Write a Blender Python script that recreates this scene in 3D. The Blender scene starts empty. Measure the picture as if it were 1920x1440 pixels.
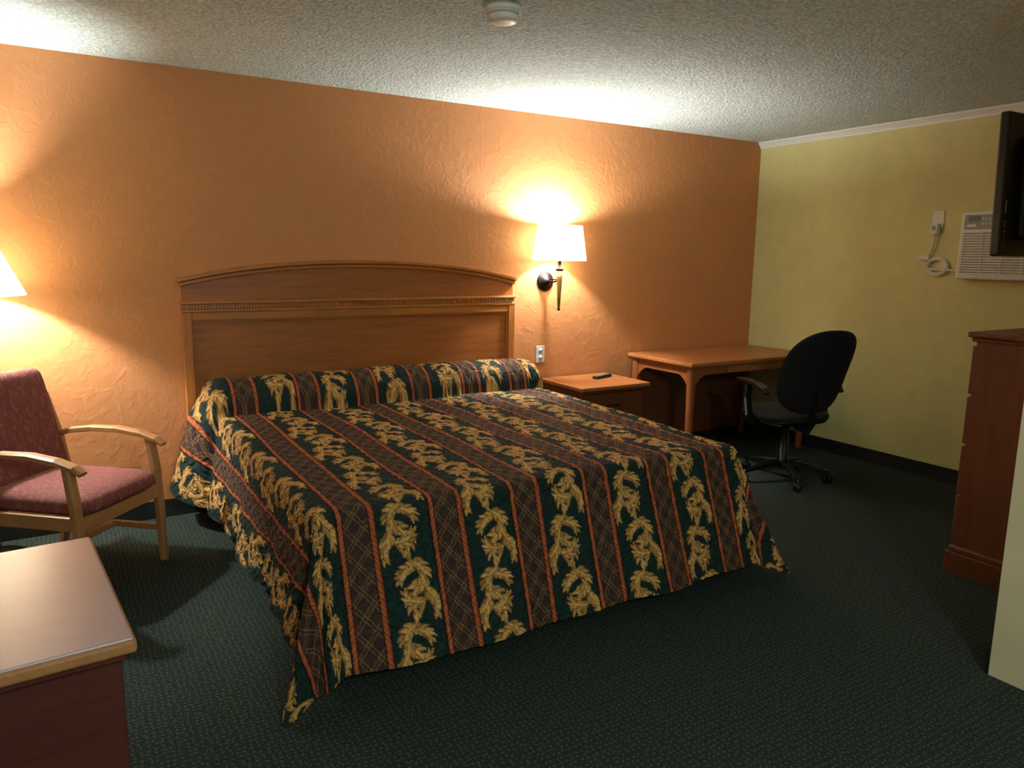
import bpy, bmesh, math, random
import numpy as np
from mathutils import Vector, Matrix, Euler
random.seed(7); rng=np.random.default_rng(5)
scene=bpy.context.scene
try:
    scene.view_settings.view_transform='Standard'
    scene.view_settings.look='None'
except Exception: pass

# ------------------------------------------------------------------ materials
def srgb(r,g,b):
    f=lambda c:(c/255/12.92) if c/255<=.04045 else ((c/255+.055)/1.055)**2.4
    return (f(r),f(g),f(b),1)
def newmat(name,rough=.5,col=(.5,.5,.5,1),metal=0,spec=.5):
    m=bpy.data.materials.new(name); m.use_nodes=True
    b=m.node_tree.nodes['Principled BSDF']
    b.inputs['Base Color'].default_value=col; b.inputs['Roughness'].default_value=rough
    b.inputs['Metallic'].default_value=metal; b.inputs['Specular IOR Level'].default_value=spec
    return m,m.node_tree,b
def N(nt,t,**kw):
    n=nt.nodes.new(t)
    for k,v in kw.items():
        if k in n.inputs: n.inputs[k].default_value=v
        else: setattr(n,k,v)
    return n
def coords(nt,scale=(1,1,1),rot=(0,0,0)):
    tc=N(nt,'ShaderNodeTexCoord'); mp=N(nt,'ShaderNodeMapping')
    mp.inputs['Scale'].default_value=scale; mp.inputs['Rotation'].default_value=rot
    nt.links.new(tc.outputs['Object'],mp.inputs[0]); return mp.outputs[0]
def ramp(nt,fac,stops):
    r=N(nt,'ShaderNodeValToRGB'); e=r.color_ramp.elements
    while len(e)<len(stops): e.new(.5)
    for i,(p,c) in enumerate(stops): e[i].position=p; e[i].color=c
    nt.links.new(fac,r.inputs[0]); return r.outputs[0]
def bump(nt,b,h,strength,dist):
    bp=N(nt,'ShaderNodeBump'); bp.inputs['Strength'].default_value=strength; bp.inputs['Distance'].default_value=dist
    nt.links.new(h,bp.inputs['Height']); nt.links.new(bp.outputs[0],b.inputs['Normal'])
def sc(c,k): return (c[0]*k,c[1]*k,c[2]*k,1)

def mat_simple(name,col,rough=.5,metal=0,var=.12,scale=30,bmp=0):
    m,nt,b=newmat(name,rough,col,metal)
    n=N(nt,'ShaderNodeTexNoise'); n.inputs['Scale'].default_value=scale; n.inputs['Detail'].default_value=1
    nt.links.new(coords(nt),n.inputs['Vector'])
    nt.links.new(ramp(nt,n.outputs[0],[(.3,sc(col,1-var)),(.7,sc(col,1+var))]),b.inputs['Base Color'])
    if bmp: bump(nt,b,n.outputs[0],bmp,.004)
    return m
def mat_wood(name,col,axis='X',rough=.38,contrast=.35,coat=.0):
    m,nt,b=newmat(name,rough,col)
    s={'X':(1.2,14,14),'Y':(14,1.2,14),'Z':(14,14,1.2)}[axis]
    v=coords(nt,s)
    n=N(nt,'ShaderNodeTexNoise'); n.inputs['Scale'].default_value=2.4; n.inputs['Detail'].default_value=5; n.inputs['Distortion'].default_value=.8; n.inputs['Roughness'].default_value=.62
    nt.links.new(v,n.inputs['Vector'])
    nt.links.new(ramp(nt,n.outputs[0],[(.3,sc(col,1-contrast)),(.5,col),(.72,sc(col,1+contrast*.7))]),b.inputs['Base Color'])
    if coat: b.inputs['Coat Weight'].default_value=coat; b.inputs['Coat Roughness'].default_value=.3
    return m

def mat_orange():
    c=srgb(200,134,84)
    m,nt,b=newmat('orange_plaster',.6,c,spec=.35)
    v=coords(nt)
    n=N(nt,'ShaderNodeTexNoise'); n.inputs['Scale'].default_value=17; n.inputs['Detail'].default_value=3; n.inputs['Distortion'].default_value=.9; n.inputs['Roughness'].default_value=.55
    nt.links.new(v,n.inputs['Vector'])
    r=ramp(nt,n.outputs[0],[(.50,(0,0,0,1)),(.58,(.8,.8,.8,1)),(.66,(1,1,1,1))])
    base=ramp(nt,n.outputs[0],[(.3,sc(c,.97)),(.7,sc(c,1.03))])
    sx=N(nt,'ShaderNodeSeparateXYZ'); nt.links.new(v,sx.inputs[0])
    d=N(nt,'ShaderNodeMath',operation='SUBTRACT'); d.inputs[1].default_value=2.44; nt.links.new(sx.outputs[0],d.inputs[0])
    a=N(nt,'ShaderNodeMath',operation='ABSOLUTE'); nt.links.new(d.outputs[0],a.inputs[0])
    l=N(nt,'ShaderNodeMath',operation='LESS_THAN'); l.inputs[1].default_value=.002; nt.links.new(a.outputs[0],l.inputs[0])
    lm=N(nt,'ShaderNodeMath',operation='MULTIPLY'); lm.inputs[1].default_value=.25; nt.links.new(l.outputs[0],lm.inputs[0])
    mix=N(nt,'ShaderNodeMixRGB'); mix.inputs[2].default_value=sc(c,.3)
    nt.links.new(lm.outputs[0],mix.inputs[0]); nt.links.new(base,mix.inputs[1]); nt.links.new(mix.outputs[0],b.inputs['Base Color'])
    bump(nt,b,r,.24,.004)
    return m
def mat_yellow():
    c=srgb(212,206,144)
    m,nt,b=newmat('yellow_plaster',.6,c,spec=.35)
    v=coords(nt)
    n=N(nt,'ShaderNodeTexNoise'); n.inputs['Scale'].default_value=7; n.inputs['Detail'].default_value=3; n.inputs['Distortion'].default_value=.8
    nt.links.new(v,n.inputs['Vector'])
    nt.links.new(ramp(nt,n.outputs[0],[(.3,sc(c,.95)),(.7,sc(c,1.04))]),b.inputs['Base Color'])
    bump(nt,b,n.outputs[0],.15,.006)
    return m
def mat_ceiling():
    c=srgb(222,234,230)
    m,nt,b=newmat('popcorn_ceiling',.9,c,spec=.1)
    v=coords(nt)
    n=N(nt,'ShaderNodeTexNoise'); n.inputs['Scale'].default_value=62; n.inputs['Detail'].default_value=2; n.inputs['Roughness'].default_value=.7
    nt.links.new(v,n.inputs['Vector'])
    r=ramp(nt,n.outputs[0],[(.38,(0,0,0,1)),(.62,(1,1,1,1))])
    nt.links.new(ramp(nt,n.outputs[0],[(.36,sc(c,.68)),(.58,sc(c,1.03))]),b.inputs['Base Color'])
    bump(nt,b,r,.8,.007)
    return m
def mat_carpet():
    base=srgb(50,59,54)
    m,nt,b=newmat('green_carpet',.95,base,spec=.05)
    v=coords(nt)
    vo=N(nt,'ShaderNodeTexVoronoi'); vo.voronoi_dimensions='2D'; vo.inputs['Scale'].default_value=48; vo.inputs['Randomness'].default_value=.45
    nt.links.new(v,vo.inputs['Vector'])
    n=N(nt,'ShaderNodeTexNoise'); n.noise_dimensions='2D'; n.inputs['Scale'].default_value=170; n.inputs['Detail'].default_value=2
    nt.links.new(v,n.inputs['Vector'])
    dots=ramp(nt,vo.outputs['Distance'],[(.14,(1,1,1,1)),(.28,(0,0,0,1))])
    fib=ramp(nt,n.outputs[0],[(.3,sc(base,.5)),(.7,sc(base,1.35))])
    mix=N(nt,'ShaderNodeMixRGB'); mix.inputs[2].default_value=srgb(106,110,94)
    k=N(nt,'ShaderNodeMath',operation='MULTIPLY'); k.inputs[1].default_value=.42; nt.links.new(dots,k.inputs[0])
    nt.links.new(k.outputs[0],mix.inputs[0]); nt.links.new(fib,mix.inputs[1])
    nt.links.new(mix.outputs[0],b.inputs['Base Color'])
    bump(nt,b,n.outputs[0],.6,.006)
    return m
def mat_shade(name,em=1.2):
    m=bpy.data.materials.new(name); m.use_nodes=True; nt=m.node_tree; nt.nodes.clear()
    o=N(nt,'ShaderNodeOutputMaterial'); mx=N(nt,'ShaderNodeMixShader'); mx.inputs[0].default_value=.5
    df=N(nt,'ShaderNodeBsdfDiffuse'); df.inputs[0].default_value=(.85,.8,.68,1)
    tr=N(nt,'ShaderNodeBsdfTranslucent'); tr.inputs[0].default_value=(.85,.8,.66,1)
    e=N(nt,'ShaderNodeEmission'); e.inputs[0].default_value=(1,.92,.74,1); e.inputs[1].default_value=em
    w=N(nt,'ShaderNodeTexNoise'); w.inputs['Scale'].default_value=180; nt.links.new(coords(nt),w.inputs['Vector'])
    nt.links.new(ramp(nt,w.outputs[0],[(.3,(.80,.75,.63,1)),(.7,(.88,.83,.71,1))]),df.inputs[0])
    ad=N(nt,'ShaderNodeAddShader')
    nt.links.new(df.outputs[0],mx.inputs[1]); nt.links.new(tr.outputs[0],mx.inputs[2])
    nt.links.new(mx.outputs[0],ad.inputs[0]); nt.links.new(e.outputs[0],ad.inputs[1]); nt.links.new(ad.outputs[0],o.inputs[0])
    return m
def mat_emit(name,col,s):
    m=bpy.data.materials.new(name); m.use_nodes=True; b=m.node_tree.nodes['Principled BSDF']
    b.inputs['Base Color'].default_value=(.9,.9,.9,1); b.inputs['Emission Color'].default_value=col; b.inputs['Emission Strength'].default_value=s
    try: m.cycles.emission_sampling='NONE'
    except Exception: pass
    return m
def mat_upholstery():
    c=srgb(124,72,66)
    m,nt,b=newmat('dusty_rose_fabric',.85,c,spec=.2)
    v=coords(nt,(1,1,.25))
    w=N(nt,'ShaderNodeTexNoise'); w.inputs['Scale'].default_value=90; w.inputs['Detail'].default_value=2; w.inputs['Distortion'].default_value=1
    nt.links.new(v,w.inputs['Vector'])
    nt.links.new(ramp(nt,w.outputs[0],[(.42,sc(c,.86)),(.56,c),(.70,srgb(156,104,92))]),b.inputs['Base Color'])
    return m
def mat_spread():
    m,nt,b=newmat('quilted_damask',.8,(.1,.1,.1,1),spec=.25)
    at=N(nt,'ShaderNodeAttribute'); at.attribute_name='pattern'
    nt.links.new(at.outputs['Color'],b.inputs['Base Color'])
    uv=N(nt,'ShaderNodeUVMap'); uv.uv_map='cloth'
    vo=N(nt,'ShaderNodeTexNoise'); vo.noise_dimensions='2D'; vo.inputs['Scale'].default_value=24; vo.inputs['Detail'].default_value=1; vo.inputs['Distortion'].default_value=.6
    nt.links.new(uv.outputs[0],vo.inputs['Vector'])
    r=ramp(nt,vo.outputs[0],[(.40,(0,0,0,1)),(.48,(.7,.7,.7,1)),(.56,(1,1,1,1)),(.64,(.3,.3,.3,1))])
    bump(nt,b,r,.6,.014)
    return m

M={}
M['orange']=mat_orange(); M['yellow']=mat_yellow(); M['ceil']=mat_ceiling(); M['carpet']=mat_carpet()
M['cream']=mat_simple('cream_paint',srgb(216,206,168),.6,var=.04,scale=8)
M['white']=mat_simple('white_plastic',srgb(228,228,220),.45,var=.03)
M['whitetrim']=mat_simple('white_trim_paint',srgb(228,230,220),.5,var=.03)
M['blackrub']=mat_simple('black_rubber',srgb(18,18,20),.6,var=.1)
M['headwood']=mat_wood('honey_cherry_wood',srgb(174,108,48),'X',.4,.25)
M['headwood_v']=mat_wood('honey_cherry_wood_vertical',srgb(174,108,48),'Z',.4,.25)
M['headwood_d']=mat_wood('cherry_panel_wood',srgb(154,90,38),'X',.42,.26)
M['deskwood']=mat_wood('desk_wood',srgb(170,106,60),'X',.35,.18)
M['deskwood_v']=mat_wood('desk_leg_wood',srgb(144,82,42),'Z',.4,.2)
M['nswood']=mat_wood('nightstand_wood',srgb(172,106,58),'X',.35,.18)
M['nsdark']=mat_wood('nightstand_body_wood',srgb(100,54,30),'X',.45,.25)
M['dresswood']=mat_wood('dresser_wood',srgb(118,66,42),'Z',.45,.22)
M['tabtop']=mat_wood('laminate_table_top',srgb(170,152,160),'X',.34,.05,.6)  # reflected cool light is put into the pale lavender base colour
M['tabbody']=mat_wood('mahogany_table_body',srgb(80,36,30),'X',.45,.25)
M['chairwood']=mat_wood('oak_chair_wood',srgb(164,116,72),'Y',.4,.2)
M['uph']=mat_upholstery()
M['spread']=mat_spread()
M['darkfab']=mat_simple('black_base_fabric',srgb(20,20,24),.9,var=.2,scale=60)
M['mattress']=mat_simple('mattress_ticking',srgb(190,188,180),.9,var=.05)
M['offfab']=mat_simple('black_office_fabric',srgb(12,12,15),.9,var=.25,scale=200)
M['blackpl']=mat_simple('black_plastic',srgb(14,14,16),.35,var=.1)
M['gloss']=mat_simple('gloss_black',srgb(6,6,8),.12,var=.05)
M['metal']=mat_simple('dark_bronze_metal',srgb(40,34,34),.35,.8,var=.1)
M['chrome']=mat_simple('grey_metal',srgb(120,120,124),.35,.9,var=.05)
M['brass']=mat_simple('antique_gold',srgb(150,112,60),.4,.5,var=.15)
M['shade']=mat_shade('linen_lampshade',1.8)
M['bulb']=mat_emit('bulb_glow',(1,.95,.85,1),8)
M['dome']=mat_emit('fill_dome_glow',(.95,.97,1,1),1.5)  # glowing dome of the added fill fixture
M['grey']=mat_simple('grey_plastic',srgb(150,152,150),.5,var=.05)
M['lcd']=mat_simple('lcd_panel',srgb(90,105,100),.3,var=.03)
M['darkslot']=mat_simple('dark_slot',srgb(30,30,30),.7,var=.05)
M['red_btn']=mat_simple('red_button',srgb(150,30,30),.5)

# ------------------------------------------------------------------ mesh helpers
class B:
    """collects geometry with several materials into one mesh"""
    def __init__(s): s.v=[]; s.f=[]; s.m=[]; s.mats=[]; s.sm=[]
    def mi(s,k):
        if k not in s.mats: s.mats.append(k)
        return s.mats.index(k)
    def add(s,vs,fs,mk,smooth=False,M4=None):
        o=len(s.v)
        for v in vs:
            v=Vector(v)
            if M4 is not None: v=M4@v
            s.v.append(tuple(v))
        i=s.mi(mk)
        for f in fs: s.f.append(tuple(o+a for a in f)); s.m.append(i); s.sm.append(smooth)
    def bm(s,bm,mk,smooth=False,M4=None):
        bm.verts.index_update()
        s.add([v.co.copy() for v in bm.verts],[[v.index for v in f.verts] for f in bm.faces],mk,smooth,M4); bm.free()
    def box(s,x0,x1,y0,y1,z0,z1,mk,bev=.004,M4=None,seg=2):
        bm=bmesh.new(); bmesh.ops.create_cube(bm,size=1)
        for v in bm.verts: v.co=Vector(((x0+x1)/2+v.co.x*(x1-x0),(y0+y1)/2+v.co.y*(y1-y0),(z0+z1)/2+v.co.z*(z1-z0)))
        bev=min(bev,.45*min(abs(x1-x0),abs(y1-y0),abs(z1-z0)))
        if bev>0: bmesh.ops.bevel(bm,geom=bm.edges[:],offset=bev,segments=seg,affect='EDGES',profile=.5)
        s.bm(bm,mk,bev>.015,M4)
    def lathe(s,prof,mk,n=32,M4=None,sx=1,sy=1,smooth=True,cap=True):
        vs=[];fs=[]
        for r,z in prof:
            for k in range(n):
                a=2*math.pi*k/n; vs.append((r*math.cos(a)*sx,r*math.sin(a)*sy,z))
        for i in range(len(prof)-1):
            for k in range(n): fs.append((i*n+k,i*n+(k+1)%n,(i+1)*n+(k+1)%n,(i+1)*n+k))
        if cap:
            if prof[0][0]>1e-4: fs.append(tuple(range(n-1,-1,-1)))
            if prof[-1][0]>1e-4: fs.append(tuple((len(prof)-1)*n+k for k in range(n)))
        s.add(vs,fs,mk,smooth,M4)
    def tube(s,pts,rad,mk,n=10,M4=None,closed=False,flat=1):
        pts=[Vector(p) for p in pts]; rads=rad if isinstance(rad,(list,tuple)) else [rad]*len(pts)
        vs=[];fs=[]; L=len(pts); prev=None
        for i,p in enumerate(pts):
            t=(pts[(i+1)%L]-pts[i-1]) if closed else (pts[min(i+1,L-1)]-pts[max(i-1,0)])
            t.normalize()
            if prev is None:
                a=Vector((0,0,1)) if abs(t.z)<.9 else Vector((1,0,0)); u=t.cross(a).normalized()
            else: u=(prev-t*prev.dot(t)).normalized()
            prev=u; w=t.cross(u)
            for k in range(n):
                a=2*math.pi*k/n; vs.append(p+u*math.cos(a)*rads[i]+w*math.sin(a)*rads[i]*flat)
        for i in range(L if closed else L-1):
            j=(i+1)%L
            for k in range(n): fs.append((i*n+k,i*n+(k+1)%n,j*n+(k+1)%n,j*n+k))
        if not closed: fs.append(tuple(range(n-1,-1,-1))); fs.append(tuple((L-1)*n+k for k in range(n)))
        s.add(vs,fs,mk,True,M4)
    def sweep(s,pts,w,h,mk,M4=None,up=(0,0,1),bev=0):
        """rectangular section w (side) x h (up-ish) along pts"""
        pts=[Vector(p) for p in pts]; vs=[];fs=[];L=len(pts)
        ws=w if isinstance(w,(list,tuple)) else [w]*L; hs=h if isinstance(h,(list,tuple)) else [h]*L
        c=.22
        sec=[(-.5,-.5+c),(-.5+c,-.5),(.5-c,-.5),(.5,-.5+c),(.5,.5-c),(.5-c,.5),(-.5+c,.5),(-.5,.5-c)]
        n=8
        for i,p in enumerate(pts):
            t=(pts[min(i+1,L-1)]-pts[max(i-1,0)]).normalized()
            side=t.cross(Vector(up)).normalized(); uu=side.cross(t).normalized()
            for a,b_ in sec: vs.append(p+side*a*ws[i]+uu*b_*hs[i])
        for i in range(L-1):
            for k in range(n): fs.append((i*n+k,i*n+(k+1)%n,(i+1)*n+(k+1)%n,(i+1)*n+k))
        fs.append(tuple(range(n-1,-1,-1))); fs.append(tuple((L-1)*n+k for k in range(n)))
        s.add(vs,fs,mk,False,M4)
    def obj(s,name,parent=None,subsurf=0,M4=None):
        me=bpy.data.meshes.new(name); me.from_pydata(s.v,[],s.f)
        for k in s.mats: me.materials.append(M[k])
        me.polygons.foreach_set('material_index',s.m); me.polygons.foreach_set('use_smooth',s.sm)
        bm=bmesh.new(); bm.from_mesh(me); bmesh.ops.recalc_face_normals(bm,faces=bm.faces); bm.to_mesh(me); bm.free()
        o=bpy.data.objects.new(name,me); scene.collection.objects.link(o)
        if M4 is not None: o.matrix_world=M4
        if parent: o.parent=parent
        return o
def empty(name,loc=(0,0,0),rz=0):
    e=bpy.data.objects.new(name,None); e.location=loc; e.rotation_euler=(0,0,rz); e.empty_display_size=.1
    scene.collection.objects.link(e); return e
def T(x,y,z): return Matrix.Translation((x,y,z))
def R(a,ax): return Matrix.Rotation(math.radians(a),4,ax)
def cushion(b,cx,cy,cz,sx,sy,sz,mk,M4=None,p=4.0,puff=.25,n=24,e1=.45):
    vs=[];fs=[]
    nu,nv=n*2,n
    sg=lambda c,e:math.copysign(abs(c)**e,c)
    for j in range(nv+1):
        ph=-math.pi/2+math.pi*j/nv
        for i in range(nu):
            th=2*math.pi*i/nu
            x=sg(math.cos(ph),e1)*sg(math.cos(th),2/p); y=sg(math.cos(ph),e1)*sg(math.sin(th),2/p); z=sg(math.sin(ph),.8)
            vs.append((cx+x*sx/2,cy+y*sy/2,cz+z*sz/2*(1+puff*(1-x*x)*(1-y*y))))
    for j in range(nv):
        for i in range(nu): fs.append((j*nu+i,j*nu+(i+1)%nu,(j+1)*nu+(i+1)%nu,(j+1)*nu+i))
    b.add(vs,fs,mk,True,M4)

# ------------------------------------------------------------------ room
H=2.44; XR=5.10; XL=-2.6; YB=-6.6
def slab(name,x0,x1,y0,y1,z0,z1,mk):
    b=B(); b.box(x0,x1,y0,y1,z0,z1,mk,0); return b.obj(name)
slab('floor',XL,XR,YB,0,-.1,0,'carpet')
slab('ceiling',XL,XR,YB,0,H,H+.1,'ceil')
slab('wall_back',XL-.1,XR+.1,0,.1,-.1,H+.1,'orange')
slab('wall_right',XR,XR+.1,YB,0,-.1,H+.1,'yellow')
slab('wall_left',XL-.1,XL,YB,0,-.1,H+.1,'yellow')
slab('wall_front',XL-.1,XR+.1,YB-.1,YB,-.1,H+.1,'yellow')
slab('wall_partition',2.80,XR,-3.37,-3.23,0,H,'cream')
slab('baseboard_back',XL,XR-.012,-.012,0,0,.10,'blackrub')
slab('baseboard_right',XR-.012,XR,-3.23,0,0,.10,'blackrub')
slab('baseboard_partition',2.80,XR-.012,-3.23,-3.215,0,.10,'blackrub')
slab('baseboard_left',XL,XL+.012,YB,0,0,.10,'blackrub')
b=B()
prof=[(0,0),(0,-.05),(-.008,-.05),(-.012,-.038),(-.026,-.02),(-.036,-.012),(-.036,0)]
vs=[];fs=[]
for y in (0,-3.23):
    for px,pz in prof: vs.append((XR+px,y,H+pz))
n=len(prof)
for k in range(n): fs.append((k,(k+1)%n,n+(k+1)%n,n+k))
fs+= [tuple(range(n)),tuple(range(2*n-1,n-1,-1))]
b.add(vs,fs,'whitetrim'); b.obj('trim_1')

# ------------------------------------------------------------------ headboard
b=B(); x0,x1=.567,2.695; xc=(x0+x1)/2; hw=(x1-x0)/2
def arch(x): 
    s=abs((x-xc)/hw); return 1.335+.105*max(0,(1-s**2.3))
xs=np.linspace(x0+.01,x1-.01,41)
vs=[];fs=[]
for y in (-.032,-.004):
    for x in xs: vs.append((x,y,.08)); vs.append((x,y,arch(x)-.015))
m2=len(xs)*2
for i in range(len(xs)-1):
    a=2*i; fs.append((a,a+2,a+3,a+1)); fs.append((m2+a,m2+a+1,m2+a+3,m2+a+2))
    fs.append((a+1,a+3,m2+a+3,m2+a+1)); fs.append((a,m2+a,m2+a+2,a+2))
fs.append((0,1,m2+1,m2)); fs.append((m2-2,2*m2-2,2*m2-1,m2-1))
b.add(vs,fs,'headwood_d')
xs2=np.linspace(x0-.008,x1+.008,49)
b.sweep([(x,-.034,arch(min(max(x,x0),x1))-.006) for x in xs2],.052,.026,'headwood')
b.sweep([(x,-.030,arch(min(max(x,x0),x1))-.030) for x in np.linspace(x0,x1,49)],.034,.024,'headwood')
b.box(x0,x1,-.058,-.004,1.196,1.214,'headwood',.005)
b.box(x0+.005,x1-.005,-.044,-.004,1.168,1.198,'headwood_d',.002)
b.box(x0,x1,-.052,-.004,1.150,1.170,'headwood',.006)
nd=130
for i in range(nd):
    x=x0+.03+(x1-x0-.06)*i/(nd-1)
    b.box(x-.005,x+.005,-.054,-.040,1.171,1.195,'headwood',0)
b.box(x0,x0+.052,-.050,-.004,.05,1.152,'headwood_v',.005); b.box(x1-.052,x1,-.050,-.004,.05,1.152,'headwood_v',.005)
b.box(x0+.05,x1-.05,-.046,-.004,1.105,1.152,'headwood',.004)
b.box(x0+.05,x1-.05,-.046,-.004,.30,.40,'headwood',.004)
for xa,xb in ((x0+.052,x0+.062),(x1-.062,x1-.052)): b.box(xa,xb,-.040,-.02,.40,1.105,'headwood_v',.004)
b.box(x0+.052,x1-.052,-.040,-.02,1.095,1.106,'headwood',.004)
b.obj('headboard')

# ------------------------------------------------------------------ bed
bed=empty('bed',(1.68,-1.1,0))
def child(o,par):
    o.parent=par; o.matrix_parent_inverse=par.matrix_world.inverted()
bpy.context.view_layer.update()
b=B(); b.box(.78,2.60,-1.98,-.10,.0,.20,'darkfab',.01); child(b.obj('bed_base'),bed)
b=B(); b.box(.72,2.64,-2.04,-.08,.20,.38,'darkfab',.02); child(b.obj('box_spring'),bed)
b=B(); b.box(.71,2.65,-2.05,-.08,.38,.595,'mattress',.045,seg=4); child(b.obj('mattress'),bed)
for i,(xa,xb) in enumerate(((.78,1.66),(1.70,2.58))):
    b=B(); cushion(b,(xa+xb)/2,-.25,.655,xb-xa,.24,.10,'mattress'); child(b.obj('pillow_%d'%(i+1)),bed)

# damask pattern tile -------------------------------------------
TW,TL,RES=.208,.42,.0016
nx,ny=int(TW/RES),int(TL/RES)
gx,gy=np.meshgrid((np.arange(nx)+.5)*RES-TW/2,(np.arange(ny)+.5)*RES)
green=np.array(srgb(18,42,38)[:3]); gold_d=np.array(srgb(84,48,20)[:3]); gold=np.array(srgb(196,134,62)[:3]); gold_l=np.array(srgb(236,192,116)[:3])
tile=np.tile(green,(ny,nx,1))
def stroke(pts,rads,tone=1.0):
    pts=np.array(pts)
    for off in (-TL,0,TL):
        P=pts+np.array([0,off])
        if P[:,1].max()<-.03 or P[:,1].min()>TL+.03: continue
        bestd=np.full(gx.shape,9.0); sgn=np.zeros(gx.shape)
        for i in range(len(P)-1):
            a,c=P[i],P[i+1]; d=c-a; L2=(d@d)+1e-12
            t=np.clip(((gx-a[0])*d[0]+(gy-a[1])*d[1])/L2,0,1)
            qx=gx-a[0]-t*d[0]; qy=gy-a[1]-t*d[1]
            r=rads[i]+(rads[i+1]-rads[i])*t
            dd=np.sqrt(qx*qx+qy*qy)/r
            s=(qx*d[1]-qy*d[0])/np.sqrt(L2)/r
            m=dd<bestd; bestd[m]=dd[m]; sgn[m]=s[m]
        m=bestd<1
        k=np.clip((1-bestd)*2.6,0,1)[...,None]; sg=np.clip(.5+.5*sgn,0,1)[...,None]
        col=gold_d*(1-k)+k*(gold*(1-sg)*.75+gold_l*sg)*tone
        tile[m]=col[m]
def curve(p,ang,L,curl,n=10):
    pts=[np.array(p,float)]; a=ang
    for i in range(n):
        pts.append(pts[-1]+np.array([math.cos(a),math.sin(a)])*L/n); a+=curl/n*(.4+1.2*i/n)
    return pts
def leaf(p,ang,L,curl,w,nl=6,fat=1):
    rib=curve(p,ang,L,curl,16)
    for j in range(nl):
        for side in (1,-1):
            t=.10+.86*j/nl; k=int(t*16); q=rib[k]; tg=rib[min(k+1,16)]-rib[max(k-1,0)]; a0=math.atan2(tg[1],tg[0])
            outer=(side>0)!=(curl>0)
            ll=w*(math.sin(math.pi*(t*.75+.2)))**.6*(1.0 if outer else .65)
            lob=curve(q,a0+side*(.95-.35*t),ll,-side*.9 if outer else -side*1.3,6)
            rr=np.array([.5,.9,1,.95,.75,.5,.16])*.0108*fat*(1-.35*t)
            stroke(lob,list(rr),.58+.6*((j*5+(side>0)*2)%4)/4)
    stroke(rib,list(np.concatenate([np.linspace(.005,.0075,8),np.linspace(.0075,.0022,9)])*fat),1.0)
AM=.050
def V(y): return (AM*math.sin(2*math.pi*y/TL),y)
vy=np.linspace(-.02,TL+.02,60)
stroke([V(y) for y in vy],[.007]*60,.7)
for h in (0,1):
    sgm=1 if h==0 else -1; o=h*TL/2
    A=lambda d: math.radians(d) if sgm>0 else math.radians(180-d)
    # vine is on the +x side here: fill the hollow on the -x side, sprays on the +x side
    leaf(V(o+.03),A(172),.10,-1.9*sgm,.040,5,1.0)
    leaf(V(o+.085),A(152),.15,-2.4*sgm,.046,6,1.1)
    leaf(V(o+.015),A(25),.10,2.3*sgm,.042,5,1.05)
    leaf(V(o+.125),A(40),.11,1.9*sgm,.044,5,1.05)
    leaf(V(o+.15),A(175),.10,2.2*sgm,.038,5,1.0)
    leaf(V(o+.06),A(80),.15,-1.6*sgm,.042,6,1.05)
def pattern(U,V_):
    per=.34; s=np.mod(U-.98+per/2,per)-per/2; A=np.abs(s)
    kband=np.floor((U-.98+per/2)/per)
    out=np.zeros(U.shape+(3,))
    fx=np.clip(((s+TW/2)/RES).astype(int),0,nx-1); fy=(np.mod(V_+4+kband*.13,TL)/RES).astype(int)%ny
    out[:]=tile[fy,fx]
    g=A>.122
    tt=np.where(s>0,s-.17,s+.17)
    br=np.array(srgb(60,44,38)[:3]); tan=np.array(srgb(142,106,68)[:3])
    pp=.072; ds=[np.abs(np.mod(tt+V_*.8+o,pp)-pp/2) for o in (0,.016)]+[np.abs(np.mod(tt-V_*.8+o,pp)-pp/2) for o in (0,.016)]
    line=(ds[0]<.0022)|(ds[1]<.0018)|(ds[2]<.0022)|(ds[3]<.0018)
    out[g]=br; out[g&line]=tan*.75
    rp=(A>.103)&(A<=.124)
    c1=np.array(srgb(196,104,58)[:3]); c2=np.array(srgb(104,44,28)[:3])
    q=np.clip(1-np.abs(A-.1135)/.013,0,1)
    w=.5+.5*np.sin((V_+A*1.2)*2*math.pi/.020)
    k=(q*(.3+.7*w))[...,None]
    col=c2*(1-k)+c1*k*1.2
    out[rp]=col[rp]
    ed=((A>.099)&(A<.104))|((A>.122)&(A<.127)); out[ed]=np.array(srgb(24,18,16)[:3])
    return out
# cloth surface ---------------------------------------------------
step=.0040
XA,XB,YF=.665,2.700,-2.12
R_=.055; DL,DR,DF=.50,.52,.57
aL=XA+R_; aR=XB-R_; aF=YF+R_; Y0=-.066
us=np.arange(aL-DL-R_*.3,aR+DR+R_*.3,step); vs_=np.arange(Y0,-(abs(aF)+DF+R_*.3),-step)
U,Vv=np.meshgrid(us,vs_)
ea=np.where(U<aL,aL-U,np.where(U>aR,U-aR,0)); eb=np.where(Vv<aF,aF-Vv,0)
sgnx=np.where(U<aL,-1.0,1.0)
r=np.sqrt(ea**2+eb**2); th=np.arctan2(eb,np.maximum(ea,1e-9)); th=np.where(r<1e-9,0,th)
r=np.where(r>.62,.62+(r-.62)*.30,r)
s2=np.sin(th)**2
pn=np.clip((Vv+.55)/.5,0,1)
flare_side=np.where(sgnx<0,.14+.26*pn,.20); flare=flare_side*(1-s2)+.33*s2
flare=flare+.05*np.sin(2*th)**2
arc=R_*math.pi/2
ang=np.minimum(r,arc)/R_
hor=R_*np.sin(ang)+np.maximum(r-arc,0)*flare
drop=R_*(1-np.cos(ang))+np.maximum(r-arc,0)*np.sqrt(1-flare**2)
g=np.clip((r-.08)/.45,0,1.4)
side_fold=.018*np.sin(Vv*9.5+1)+.011*np.sin(Vv*21+.4)
foot_fold=.012*np.sin(U*6.3+.6)+.007*np.sin(U*15.5)
fold=(side_fold*(1-s2)+foot_fold*s2)*g**1.3
cornerw=np.sin(2*th)**2
fold=fold+cornerw*g*(.055*np.sin(th*9.0+.7))
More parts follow.
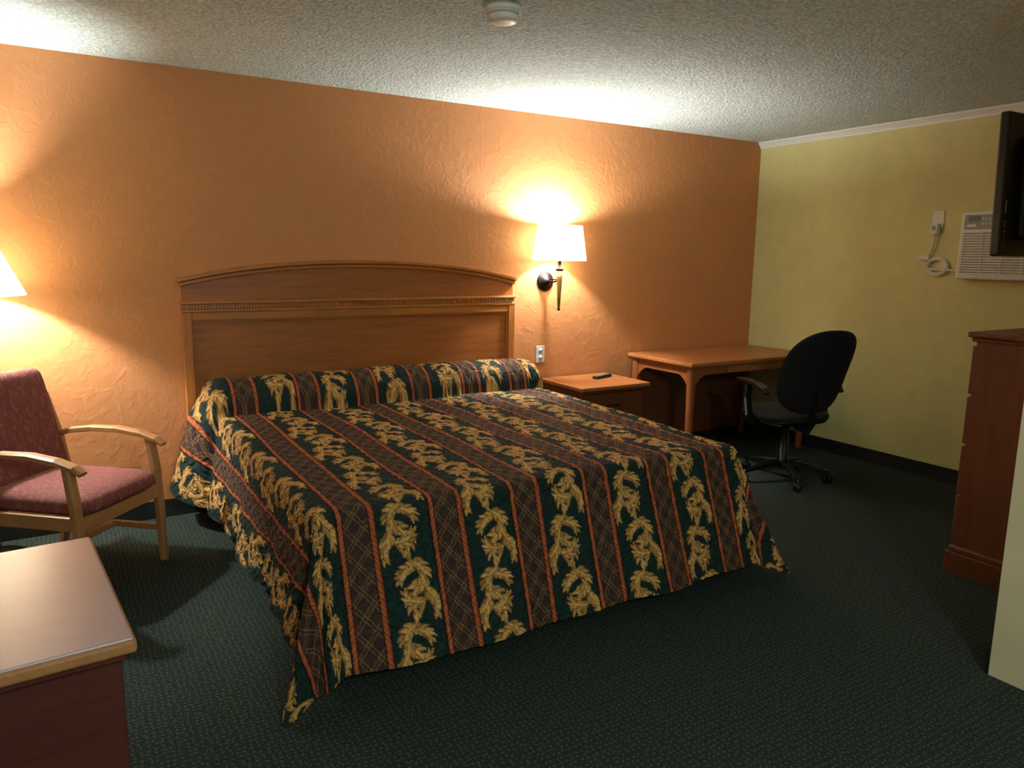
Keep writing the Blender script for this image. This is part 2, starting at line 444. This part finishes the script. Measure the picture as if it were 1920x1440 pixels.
hor=hor+np.where(r>0,fold,0)
def pill(y):
    q=np.clip((y+.225)/.185,-1,1); return np.sqrt(np.maximum(0,1-np.abs(q)**2.4))
pv=pill(Vv)
endfall=np.clip(1-np.abs((U-1.68)/1.20)**7,0,1)**.5
top_z=.625+pv*.180*(.74+.26*endfall)*(1+.02*np.sin(U*5.1)+.012*np.sin(U*13))
top_z=top_z+.005*np.sin(U*4+Vv*3)+.003*np.sin(U*11-Vv*7)+.006*np.exp(-((Vv+.9)/.5)**2)
hor=hor+pv*np.where(sgnx<0,.085,.05)*np.clip(r/.2,0,1)*(1-s2)
Xx=np.clip(U,aL,aR)+sgnx*hor*np.cos(th)*(ea>0)
Yy=np.maximum(Vv,aF)-hor*np.sin(th)*(eb>0)
Zz=top_z-drop*(1+.26*pv*(r>0))
Zz=np.maximum(Zz,.014+.004*np.sin(U*40))
qz=.0028*(np.sin(U*2*math.pi/.055+np.sin(Vv*60))*np.sin(Vv*2*math.pi/.06+np.sin(U*50)))
nh=np.clip(r/arc,0,1)
Zz=Zz+qz*(1-nh); Xx=Xx+sgnx*qz*nh*np.cos(th)*(ea>0); Yy=Yy-qz*nh*np.sin(th)*(eb>0)
Yy=np.minimum(Yy,Y0)
ni,nj=U.shape
me=bpy.data.meshes.new('bedspread')
co=np.stack([Xx,Yy,Zz],-1).reshape(-1,3)
idx=np.arange(ni*nj).reshape(ni,nj)
q=np.stack([idx[:-1,:-1],idx[1:,:-1],idx[1:,1:],idx[:-1,1:]],-1).reshape(-1,4)
me.vertices.add(len(co)); me.vertices.foreach_set('co',co.ravel().astype(np.float32))
me.loops.add(q.size); me.loops.foreach_set('vertex_index',q.ravel().astype(np.int32))
me.polygons.add(len(q)); me.polygons.foreach_set('loop_start',(np.arange(len(q))*4).astype(np.int32)); 
me.polygons.foreach_set('use_smooth',np.ones(len(q),dtype=bool))
me.update(calc_edges=True); me.validate()
ca=me.color_attributes.new('pattern','FLOAT_COLOR','POINT')
cl=np.ones((len(co),4)); cl[:,:3]=pattern(U,-Vv).reshape(-1,3)
ca.data.foreach_set('color',cl.ravel().astype(np.float32))
uvl=me.uv_layers.new(name='cloth'); uvc=np.stack([U,Vv],-1).reshape(-1,2)[q.ravel()]
uvl.data.foreach_set('uv',uvc.ravel().astype(np.float32))
me.materials.append(M['spread'])
o=bpy.data.objects.new('bedspread',me); scene.collection.objects.link(o); child(o,bed)

# ------------------------------------------------------------------ nightstand
b=B(); nx0,nx1,ny0,ny1,nz=2.93,3.53,-.53,-.02,.62
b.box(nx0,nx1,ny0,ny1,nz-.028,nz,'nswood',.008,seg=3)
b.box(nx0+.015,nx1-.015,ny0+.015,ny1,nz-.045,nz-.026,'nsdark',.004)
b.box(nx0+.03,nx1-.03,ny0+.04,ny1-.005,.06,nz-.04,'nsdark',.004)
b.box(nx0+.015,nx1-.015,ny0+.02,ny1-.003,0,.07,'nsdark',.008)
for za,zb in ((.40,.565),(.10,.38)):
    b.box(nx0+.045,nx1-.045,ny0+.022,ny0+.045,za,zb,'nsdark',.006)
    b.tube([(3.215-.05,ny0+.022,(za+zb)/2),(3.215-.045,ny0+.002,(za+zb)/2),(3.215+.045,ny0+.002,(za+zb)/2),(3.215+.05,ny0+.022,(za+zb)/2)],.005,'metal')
b.obj('nightstand')
b=B(); mt=T(3.34,-.22,nz+.001)@R(-72,'Z')
b.box(-.022,.022,-.095,.095,0,.020,'blackpl',.006,mt,3)
for i in range(3):
    for j in range(7):
        k='red_btn' if (j==6 and i==0) else 'grey'
        b.box(-.015+i*.011,-.015+i*.011+.007,-.07+j*.02,-.07+j*.02+.009,.019,.0225,k,.001,mt,1)
b.obj('remote_control')

# ------------------------------------------------------------------ desk
b=B(); dx0,dx1,dy0,dy1,dz=3.74,5.07,-.71,-.015,.76
b.box(dx0,dx1,dy0,dy1,dz-.030,dz,'deskwood',.008,seg=3)
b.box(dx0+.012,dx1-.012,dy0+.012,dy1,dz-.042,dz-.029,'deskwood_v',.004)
def apron(p0,p1,th,za):
    p0=Vector(p0);p1=Vector(p1);n=24;d=(p1-p0);dn=d.normalized();sd=Vector((-dn.y,dn.x,0))*th/2
    vs=[];fs=[]
    for i in range(n+1):
        t=i/n; e=min(t,1-t)*d.length
        zb=za-.06-.075*max(0,1-e/.10)**1.8
        for s in (-1,1):
            for z in (zb,za): 
                q=p0+d*t+sd*s; vs.append((q.x,q.y,z))
    for i in range(n):
        a=4*i;c=a+4
        fs+=[(a,c,c+1,a+1),(a+2,a+3,c+3,c+2),(a,a+2,c+2,c),(a+1,c+1,c+3,a+3)]
    fs+=[(0,1,3,2),(4*n,4*n+2,4*n+3,4*n+1)]
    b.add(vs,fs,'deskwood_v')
la=.055
LX=(dx0+.03,dx1-.03-la); LY=(dy0+.03,dy1-.02-la)
for lx in LX:
    for ly in LY:
        zz=[0,.03,.2,.45,.6,dz-.04]; wd=[.046,.044,.046,.050,.055,.057]
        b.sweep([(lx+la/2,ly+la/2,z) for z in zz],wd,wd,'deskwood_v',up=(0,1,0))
apron((LX[0]+la,LY[0]+la/2,0),(LX[1],LY[0]+la/2,0),.02,dz-.038)
apron((LX[0]+la,LY[1]+la/2,0),(LX[1],LY[1]+la/2,0),.02,dz-.038)
apron((LX[0]+la/2,LY[0]+la,0),(LX[0]+la/2,LY[1],0),.02,dz-.038)
apron((LX[1]+la/2,LY[0]+la,0),(LX[1]+la/2,LY[1],0),.02,dz-.038)
b.box(LX[0]+la,LX[1],LY[1]+.02,LY[1]+.035,.06,dz-.05,'nsdark',.003)  # back panel, dark and carried low to stand in for under-desk shade
b.box(4.15,4.75,LY[0]+.008,LY[0]+.02,dz-.095,dz-.045,'deskwood',.004)
b.obj('desk')

# ------------------------------------------------------------------ office chair
oc=empty('office_chair',(4.165,-1.19,0),math.radians(-18)); bpy.context.view_layer.update()
def och(b,name,sub=0):
    o=b.obj(name,None,sub); o.parent=oc; return o
b=B()
for k in range(5):
    a=math.radians(72*k+40); c,s_=math.cos(a),math.sin(a)
    b.sweep([(c*.03,s_*.03,.115),(c*.15,s_*.15,.105),(c*.30,s_*.30,.075)],[.05,.042,.03],[.045,.038,.022],'blackpl')
    b.tube([(c*.295,s_*.295,.085),(c*.295,s_*.295,.05)],.008,'chrome')
    px,py=c*.295,s_*.295; pa=a+1.1; ox,oy=-math.sin(pa)*.014,math.cos(pa)*.014
    for sg in (-1,1):
        mt=T(px+ox*sg,py+oy*sg,.027)@Matrix.Rotation(pa,4,'Z')@R(90,'X')
        b.lathe([(.001,-.008),(.020,-.008),(.0265,-.004),(.0265,.004),(.020,.008),(.001,.008)],'blackpl',20,mt)
    b.box(-.012,.012,-.012,.012,.028,.058,'blackpl',.004,T(px,py,0)@Matrix.Rotation(pa,4,'Z'))
b.lathe([(.045,.09),(.045,.13),(.032,.14),(.032,.24),(.026,.245),(.026,.39),(.015,.39)],'blackpl',24)
och(b,'star_base')
up=T(0,0,.03)
b=B(); b.box(-.09,.09,-.12,.10,.36,.395,'blackpl',.01,up); b.tube([(.08,.02,.375),(.24,.02,.37)],.006,'blackpl',10,up)
b.sweep([(0,-.10,.375),(0,-.24,.37),(0,-.275,.42),(0,-.28,.55),(0,-.285,.62)],.07,.018,'blackpl',up,up=(1,0,0))
och(b,'tilt_mechanism')
b=B(); cushion(b,0,.02,.46,.50,.48,.085,'offfab',None,3.2,.25); cushion(b,0,.02,.435,.48,.46,.05,'blackpl',None,3.2,0); och(b,'seat')
b=B(); nu,nv=28,32; vs=[];fs=[]
def backpt(u,v,off):
    w=.245; z=.785+v*.280
    x=u*w
    y=-.215-.21*(v+1)*.5-.03*v*v+ .06*(u*u)*(1-.2*v)+off
    return (x,y,z)
for sidx,off in ((0,.034),(1,-.030)):
    for j in range(nv+1):
        v=math.sin(math.pi/2*(-1+2*j/nv))
        wlim=(1-abs(v)**3.0)**(1/2.4) if abs(v)<1 else 0
        for i in range(nu+1):
            u=math.sin(math.pi/2*(-1+2*i/nu))*max(wlim,.001)
            uu=abs(math.sin(math.pi/2*(-1+2*i/nu)))
            vs.append(backpt(u,v,off*(1-uu**8)*(1-abs(v)**12)))
K=(nu+1)*(nv+1)
for sidx in (0,1):
    for j in range(nv):
        for i in range(nu):
            a=sidx*K+j*(nu+1)+i; f=(a,a+1,a+nu+2,a+nu+1); fs.append(f if sidx else f[::-1])
b.add(vs,fs,'offfab',True); och(b,'backrest')
for nm,sx in (('armrest_1',-1),('armrest_2',1)):
    b=B(); x=sx*.27
    pts=[(sx*.20,.0,.415),(sx*.26,.0,.42),(sx*.285,.0,.46),(sx*.285,.03,.57),(sx*.28,.03,.665)]
    b.sweep(pts,.055,.022,'blackpl',up=(0,1,0.01))
    pts=[(x,.21,.655),(x,.17,.672),(x,.07,.680),(x,-.08,.672),(x,-.15,.655),(x,-.18,.63)]
    b.sweep(pts,[.05,.062,.066,.064,.055,.04],[.018,.028,.03,.03,.026,.018],'blackpl')
    och(b,nm)

# ------------------------------------------------------------------ armchair
ac=empty('armchair',(-.02,-.67,0),math.atan2(-.66,.75)); bpy.context.view_layer.update()
def ach(b,name):
    o=b.obj(name); o.parent=ac; return o
W=.26
b=B()
for sy in (-1,1):
    y=sy*W
    b.sweep([(.26,y,0),(.255,y,.25),(.245,y,.45),(.225,y,.60)],[.034,.038,.042,.04],[.034,.042,.048,.045],'chairwood',up=(0,1,0))
    b.sweep([(-.30,y,0),(-.25,y,.25),(-.24,y,.42),(-.27,y,.60),(-.33,y,.80)],[.034,.036,.038,.036,.03],[.036,.045,.048,.042,.034],'chairwood',up=(0,1,0))
    arm=[(-.27,y,.60),(-.20,y,.622),(-.08,y,.638),(.06,y,.640),(.18,y,.624),(.26,y,.600),(.295,y,.578)]
    b.sweep(arm,[.036,.042,.05,.056,.056,.052,.046],[.028,.028,.028,.028,.028,.026,.02],'chairwood')
    b.box(-.26,.26,y-.014,y+.014,.33,.39,'chairwood',.004)
    b.box(-.27,.25,y-.011,y+.011,.15,.18,'chairwood',.004)
b.box(.232,.262,-W,W,.32,.385,'chairwood',.004)
b.box(-.26,-.235,-W,W,.33,.385,'chairwood',.004)
b.box(-.02,.01,-W,W,.15,.18,'chairwood',.004)
ach(b,'wooden_frame')
b=B(); cushion(b,.02,0,.42,.54,.49,.10,'uph',None,7,.2,e1=.3); ach(b,'seat_cushion')
b=B(); mt=T(-.275,0,.668)@R(-14,'Y')@R(90,'Y'); cushion(b,0,0,0,.54,.48,.075,'uph',mt,12,.12,e1=.18); ach(b,'back_cushion')

# ------------------------------------------------------------------ low cabinet at left
b=B(); tz=.68; tx0,tx1,ty0,ty1=-.875,0,-.345,.345
mt_=T(.052,-2.48,0)@R(4.8,'Z')
b.box(tx0,tx1,ty0,ty1,tz-.012,tz,'tabtop',.003,mt_)
b.box(tx0-.006,tx1+.006,ty0-.006,ty1+.006,tz-.034,tz-.004,'chairwood',.008,mt_,3)
b.box(tx0+.012,tx1-.012,ty0+.012,ty1-.012,tz-.055,tz-.033,'tabbody',.006,mt_)
b.box(tx0+.03,tx1-.02,ty0+.035,ty1-.02,.07,tz-.05,'tabbody',.004,mt_)
b.box(tx0+.015,tx1-.015,ty0+.02,ty1-.015,0,.08,'tabbody',.008,mt_)
b.obj('side_cabinet')

# ------------------------------------------------------------------ lamps
def point(name,loc,power,col,rad,par):
    l=bpy.data.lights.new(name,'POINT'); l.energy=power; l.color=col; l.shadow_soft_size=rad
    o=bpy.data.objects.new(name,l); o.location=loc; scene.collection.objects.link(o); child(o,par); return o
sl=empty('wall_sconce',(2.985,0,1.31)); bpy.context.view_layer.update()
b=B(); mt=T(2.97,0,1.31)@R(90,'X')
b.lathe([(.068,0),(.068,.008),(.058,.014),(.046,.016),(.040,.024),(.026,.028),(.018,.040),(.001,.042)],'metal',32,mt)
b.tube([(2.97,-.03,1.31),(2.985,-.08,1.308),(2.99,-.15,1.32)],.007,'metal')
b.tube([(2.985,-.04,1.325),(3.0,-.10,1.325),(2.99,-.15,1.335)],.005,'metal')
child(b.obj('backplate'),sl)
b=B()
b.lathe([(.001,1.11),(.008,1.112),(.010,1.12),(.009,1.13)],'metal',16,T(2.99,-.15,0))
b.lathe([(.009,1.13),(.013,1.20),(.020,1.32),(.024,1.385)],'brass',20,T(2.99,-.15,0))
b.lathe([(.024,1.385),(.027,1.39),(.027,1.40),(.018,1.408),(.012,1.42),(.012,1.46),(.02,1.465),(.02,1.49)],'metal',20,T(2.99,-.15,0))
b.tube([(2.99-.18,-.15,1.50),(2.99+.18,-.15,1.50)],.0025,'metal')
child(b.obj('stem'),sl)
def shade(b,cx,cy,z0,z1,r0,r1,sy,th=.003):
    b.lathe([(r0,z0),(r0+.002,z0+.004),(r1,z1),(r1-th,z1),(r0-th,z0+.004),(r0-th,z0),(r0,z0)],'shade',48,T(cx,cy,0),1,sy,cap=False)
b=B(); shade(b,2.99,-.15,1.455,1.695,.205,.170,.66); child(b.obj('lampshade'),sl)
b=B(); b.lathe([(.010,1.49),(.018,1.50),(.024,1.53),(.018,1.575),(.001,1.585)],'bulb',16,T(2.99,-.15,0))
child(b.obj('bulb'),sl)
LC=(.97,1,.97)
point('sconce_light',(2.99,-.135,1.645),88,LC,.03,sl)

fl=empty('floor_lamp',(-.345,-.25,0)); bpy.context.view_layer.update()
b=B(); lt=T(-.345,-.25,0)
b.lathe([(.13,0),(.13,.012),(.11,.022),(.03,.035),(.014,.06),(.012,.60),(.018,.62),(.012,.64),(.011,1.28),(.02,1.29),(.02,1.33),(.001,1.331)],'metal',32,lt)
child(b.obj('lamp_stand'),fl)
b=B(); shade(b,-.345,-.25,1.27,1.55,.215,.095,1.0); child(b.obj('lampshade'),fl)
b=B(); b.lathe([(.012,1.33),(.02,1.34),(.026,1.35),(.02,1.37),(.001,1.375)],'bulb',16,lt); child(b.obj('bulb'),fl)
point('floor_lamp_light',(-.335,-.25,1.42),95,LC,.03,fl)

cl_=empty('added_fill_light',(.6,-5.5,H)); bpy.context.view_layer.update()  # added fill lamp, unseen behind the camera, lifts the ambient light
b=B(); b.lathe([(.001,H-.11),(.07,H-.10),(.13,H-.07),(.16,H-.03),(.16,H-.015)],'dome',32,T(.6,-5.5,0)); b.lathe([(.17,H-.02),(.17,H)],'chrome',32,T(.6,-5.5,0))
child(b.obj('fill_light_dome'),cl_)
point('added_fill_source',(.6,-5.5,H-.25),100,(.90,.97,1),.12,cl_)

# ------------------------------------------------------------------ wall outlet (orange wall)
b=B(); 
b.box(2.94-.036,2.94+.036,-.006,0,.79-.06,.79+.06,'white',.003)
for dzz in (-.026,.026):
    b.lathe([(.017,0),(.017,.003)],'white',20,T(2.94,-.006,.79+dzz)@R(90,'X'))
    b.box(2.934-.001,2.934+.001,-.0105,-.008,.79+dzz-.002,.79+dzz+.007,'darkslot',0); b.box(2.946-.001,2.946+.001,-.0105,-.008,.79+dzz-.002,.79+dzz+.007,'darkslot',0)
    b.box(2.938,2.942,-.0105,-.008,.79+dzz-.011,.79+dzz-.007,'darkslot',0)
b.obj('wall_outlet')

# ------------------------------------------------------------------ AC unit, plug and cord
b=B(); ay0,ay1,az0,az1=-2.41,-1.745,1.375,1.80; ax=XR-.085
b.box(ax,XR,ay0,ay1,az0,az1,'white',.012,seg=3)
b.box(ax-.004,ax+.01,ay1-.20,ay1-.025,az1-.11,az1-.02,'grey',.004)
b.box(ax-.006,ax,ay1-.12,ay1-.05,az1-.06,az1-.03,'lcd',.002)
for i in range(3):
    for j in range(2): b.box(ax-.007,ax,ay1-.135-i*.02-.012,ay1-.135-i*.02,az1-.055-j*.03,az1-.04-j*.03,'white',.002)
b.box(ax-.006,ax,ay1-.10,ay1-.045,az1-.095,az1-.08,'white',.002)
b.box(ax-.002,ax+.01,ay0+.02,ay1-.02,az0+.03,az1-.125,'grey',.002)
nl=17
for i in range(nl):
    z=az0+.035+(az1-.13-az0-.035)*i/(nl-1)
    b.box(ax-.008,ax+.004,ay0+.02,ay1-.02,z-.0045,z+.0045,'white',.002,seg=1)
for i in range(6): 
    y=ay1-.03-i*.12; b.box(ax-.0085,ax,y-.003,y+.003,az0+.03,az1-.125,'white',.001,seg=1)
b.box(ax-.006,ax,ay0+.03,ay1-.22,az1-.10,az1-.03,'darkslot',.003)
for i in range(12): b.box(ax-.010,ax-.004,ay0+.035+i*.034,ay0+.045+i*.034,az1-.098,az1-.032,'white',.001,seg=1)
b.obj('air_conditioner')
b=B(); b.box(XR-.006,XR,-1.59,-1.51,1.70,1.82,'white',.003)
b.box(XR-.045,XR-.006,-1.575,-1.525,1.665,1.735,'white',.008,seg=3)
b.box(XR-.048,XR-.044,-1.562,-1.538,1.69,1.72,'grey',.002)
pts=[(XR-.03,-1.55,1.67),(XR-.022,-1.548,1.60),(XR-.02,-1.52,1.53),(XR-.02,-1.49,1.50)]
b.tube(pts,.006,'white')
coil=[]
for i in range(70):
    t=i/69*2*math.pi*2.6; rr=.062+.010*math.sin(t*.7)
    coil.append((XR-.018-.006*(i/69),-1.585+rr*math.cos(t+2.2)*1.05,1.455+rr*math.sin(t+2.2)*.85-.008*i/69))
b.tube([(XR-.02,-1.49,1.50)]+coil+[(XR-.02,-1.67,1.43),(XR-.03,-1.735,1.42)],.006,'white',8)
b.box(XR-.035,XR-.012,-1.53,-1.46,1.495,1.53,'white',.006)
b.obj('air_conditioner_plug')

# ------------------------------------------------------------------ dresser
b=B(); rx0,rx1,ry0,ry1,rz=3.60,4.62,-3.19,-2.63,1.165
b.box(rx0-.012,rx1+.012,ry0,ry1+.02,rz-.025,rz,'dresswood',.007,seg=3)
b.box(rx0+.004,rx1-.004,ry0,ry1-.012+.02,rz-.045,rz-.024,'dresswood',.006)
b.box(rx0+.012,rx1-.012,ry0,ry1-.012,.10,rz-.04,'dresswood',.004)
b.box(rx0-.012,rx1+.012,ry0,ry1+.012,0,.105,'dresswood',.004)
b.box(rx0-.003,rx1+.003,ry0,ry1+.006,.10,.135,'dresswood',.012,seg=3)
nd=4; z0=.15; dh=(rz-.06-z0)/nd
for i in range(nd):
    za=z0+i*dh+.006; zb=z0+(i+1)*dh-.006
    b.box(rx0+.02,rx1-.02,ry1-.015,ry1+.008,za,zb,'dresswood',.006)
    for hx in (rx0+.25,rx1-.25):
        b.tube([(hx-.05,ry1+.005,(za+zb)/2),(hx-.045,ry1+.028,(za+zb)/2),(hx+.045,ry1+.028,(za+zb)/2),(hx+.05,ry1+.005,(za+zb)/2)],.005,'metal')
b.obj('dresser')

# ------------------------------------------------------------------ TV on wall bracket
tv=empty('television',(4.25,-2.62,1.83)); bpy.context.view_layer.update()
mt=T(4.25,-2.570,1.835)@R(-2.0,'X')
b=B(); hw_=.505; hh=.325
b.box(-hw_,hw_,-.045,0,-hh,hh,'blackpl',.010,mt,3)
b.box(-hw_+.03,hw_-.03,.0005,.0025,-hh+.035,hh-.03,'gloss',.0005,mt)
b.box(-hw_+.12,hw_-.12,-.085,-.03,-hh+.08,hh-.10,'blackpl',.02,mt,3)
for i in range(6): b.box(-hw_+.025,-hw_+.032,-.047,-.044,-.28+i*.022,-.272+i*.022,'grey',.001,mt,1)
b.box(-hw_+.020,-hw_+.030,-.047,-.044,-.13,-.07,'grey',.001,mt,1)
child(b.obj('tv_panel'),tv)
b=B(); b.box(4.15,4.35,-3.229,-3.20,1.68,1.98,'metal',.005); b.box(4.10,4.40,-2.685,-2.65,1.70,1.96,'metal',.005)
b.sweep([(4.25,-3.21,1.83),(4.30,-2.96,1.83),(4.25,-2.675,1.83)],.05,.04,'metal')
child(b.obj('wall_bracket'),tv)

# ------------------------------------------------------------------ smoke detector
b=B(); b.lathe([(.074,H),(.076,H-.012),(.072,H-.018),(.060,H-.022),(.063,H-.040),(.055,H-.052),(.030,H-.056),(.001,H-.056)],'white',40,T(1.58,-1.76,0))
b.lathe([(.0625,H-.025),(.0625,H-.030)],'grey',40,T(1.58,-1.76,0),cap=False)
b.obj('smoke_detector')

# ------------------------------------------------------------------ world and camera
w=bpy.data.worlds.new('world'); scene.world=w; w.use_nodes=True
w.node_tree.nodes['Background'].inputs[0].default_value=(.02,.022,.025,1); w.node_tree.nodes['Background'].inputs[1].default_value=.3
yaw,pitch,roll=math.radians(31.171),math.radians(9.639),math.radians(.789)
f=Vector((math.sin(yaw)*math.cos(pitch),math.cos(yaw)*math.cos(pitch),-math.sin(pitch)))
r0=Vector((math.cos(yaw),-math.sin(yaw),0)); u0=r0.cross(f)
r_=r0*math.cos(roll)+u0*math.sin(roll); u_=u0*math.cos(roll)-r0*math.sin(roll)
cam=bpy.data.cameras.new('camera'); cam.sensor_width=36; cam.lens=36*1402.9/1920; cam.clip_start=.05
co_=bpy.data.objects.new('camera',cam); scene.collection.objects.link(co_); scene.camera=co_
mw=Matrix(((r_.x,u_.x,-f.x,0),(r_.y,u_.y,-f.y,-4.477),(r_.z,u_.z,-f.z,1.477),(0,0,0,1)))
co_.matrix_world=mw
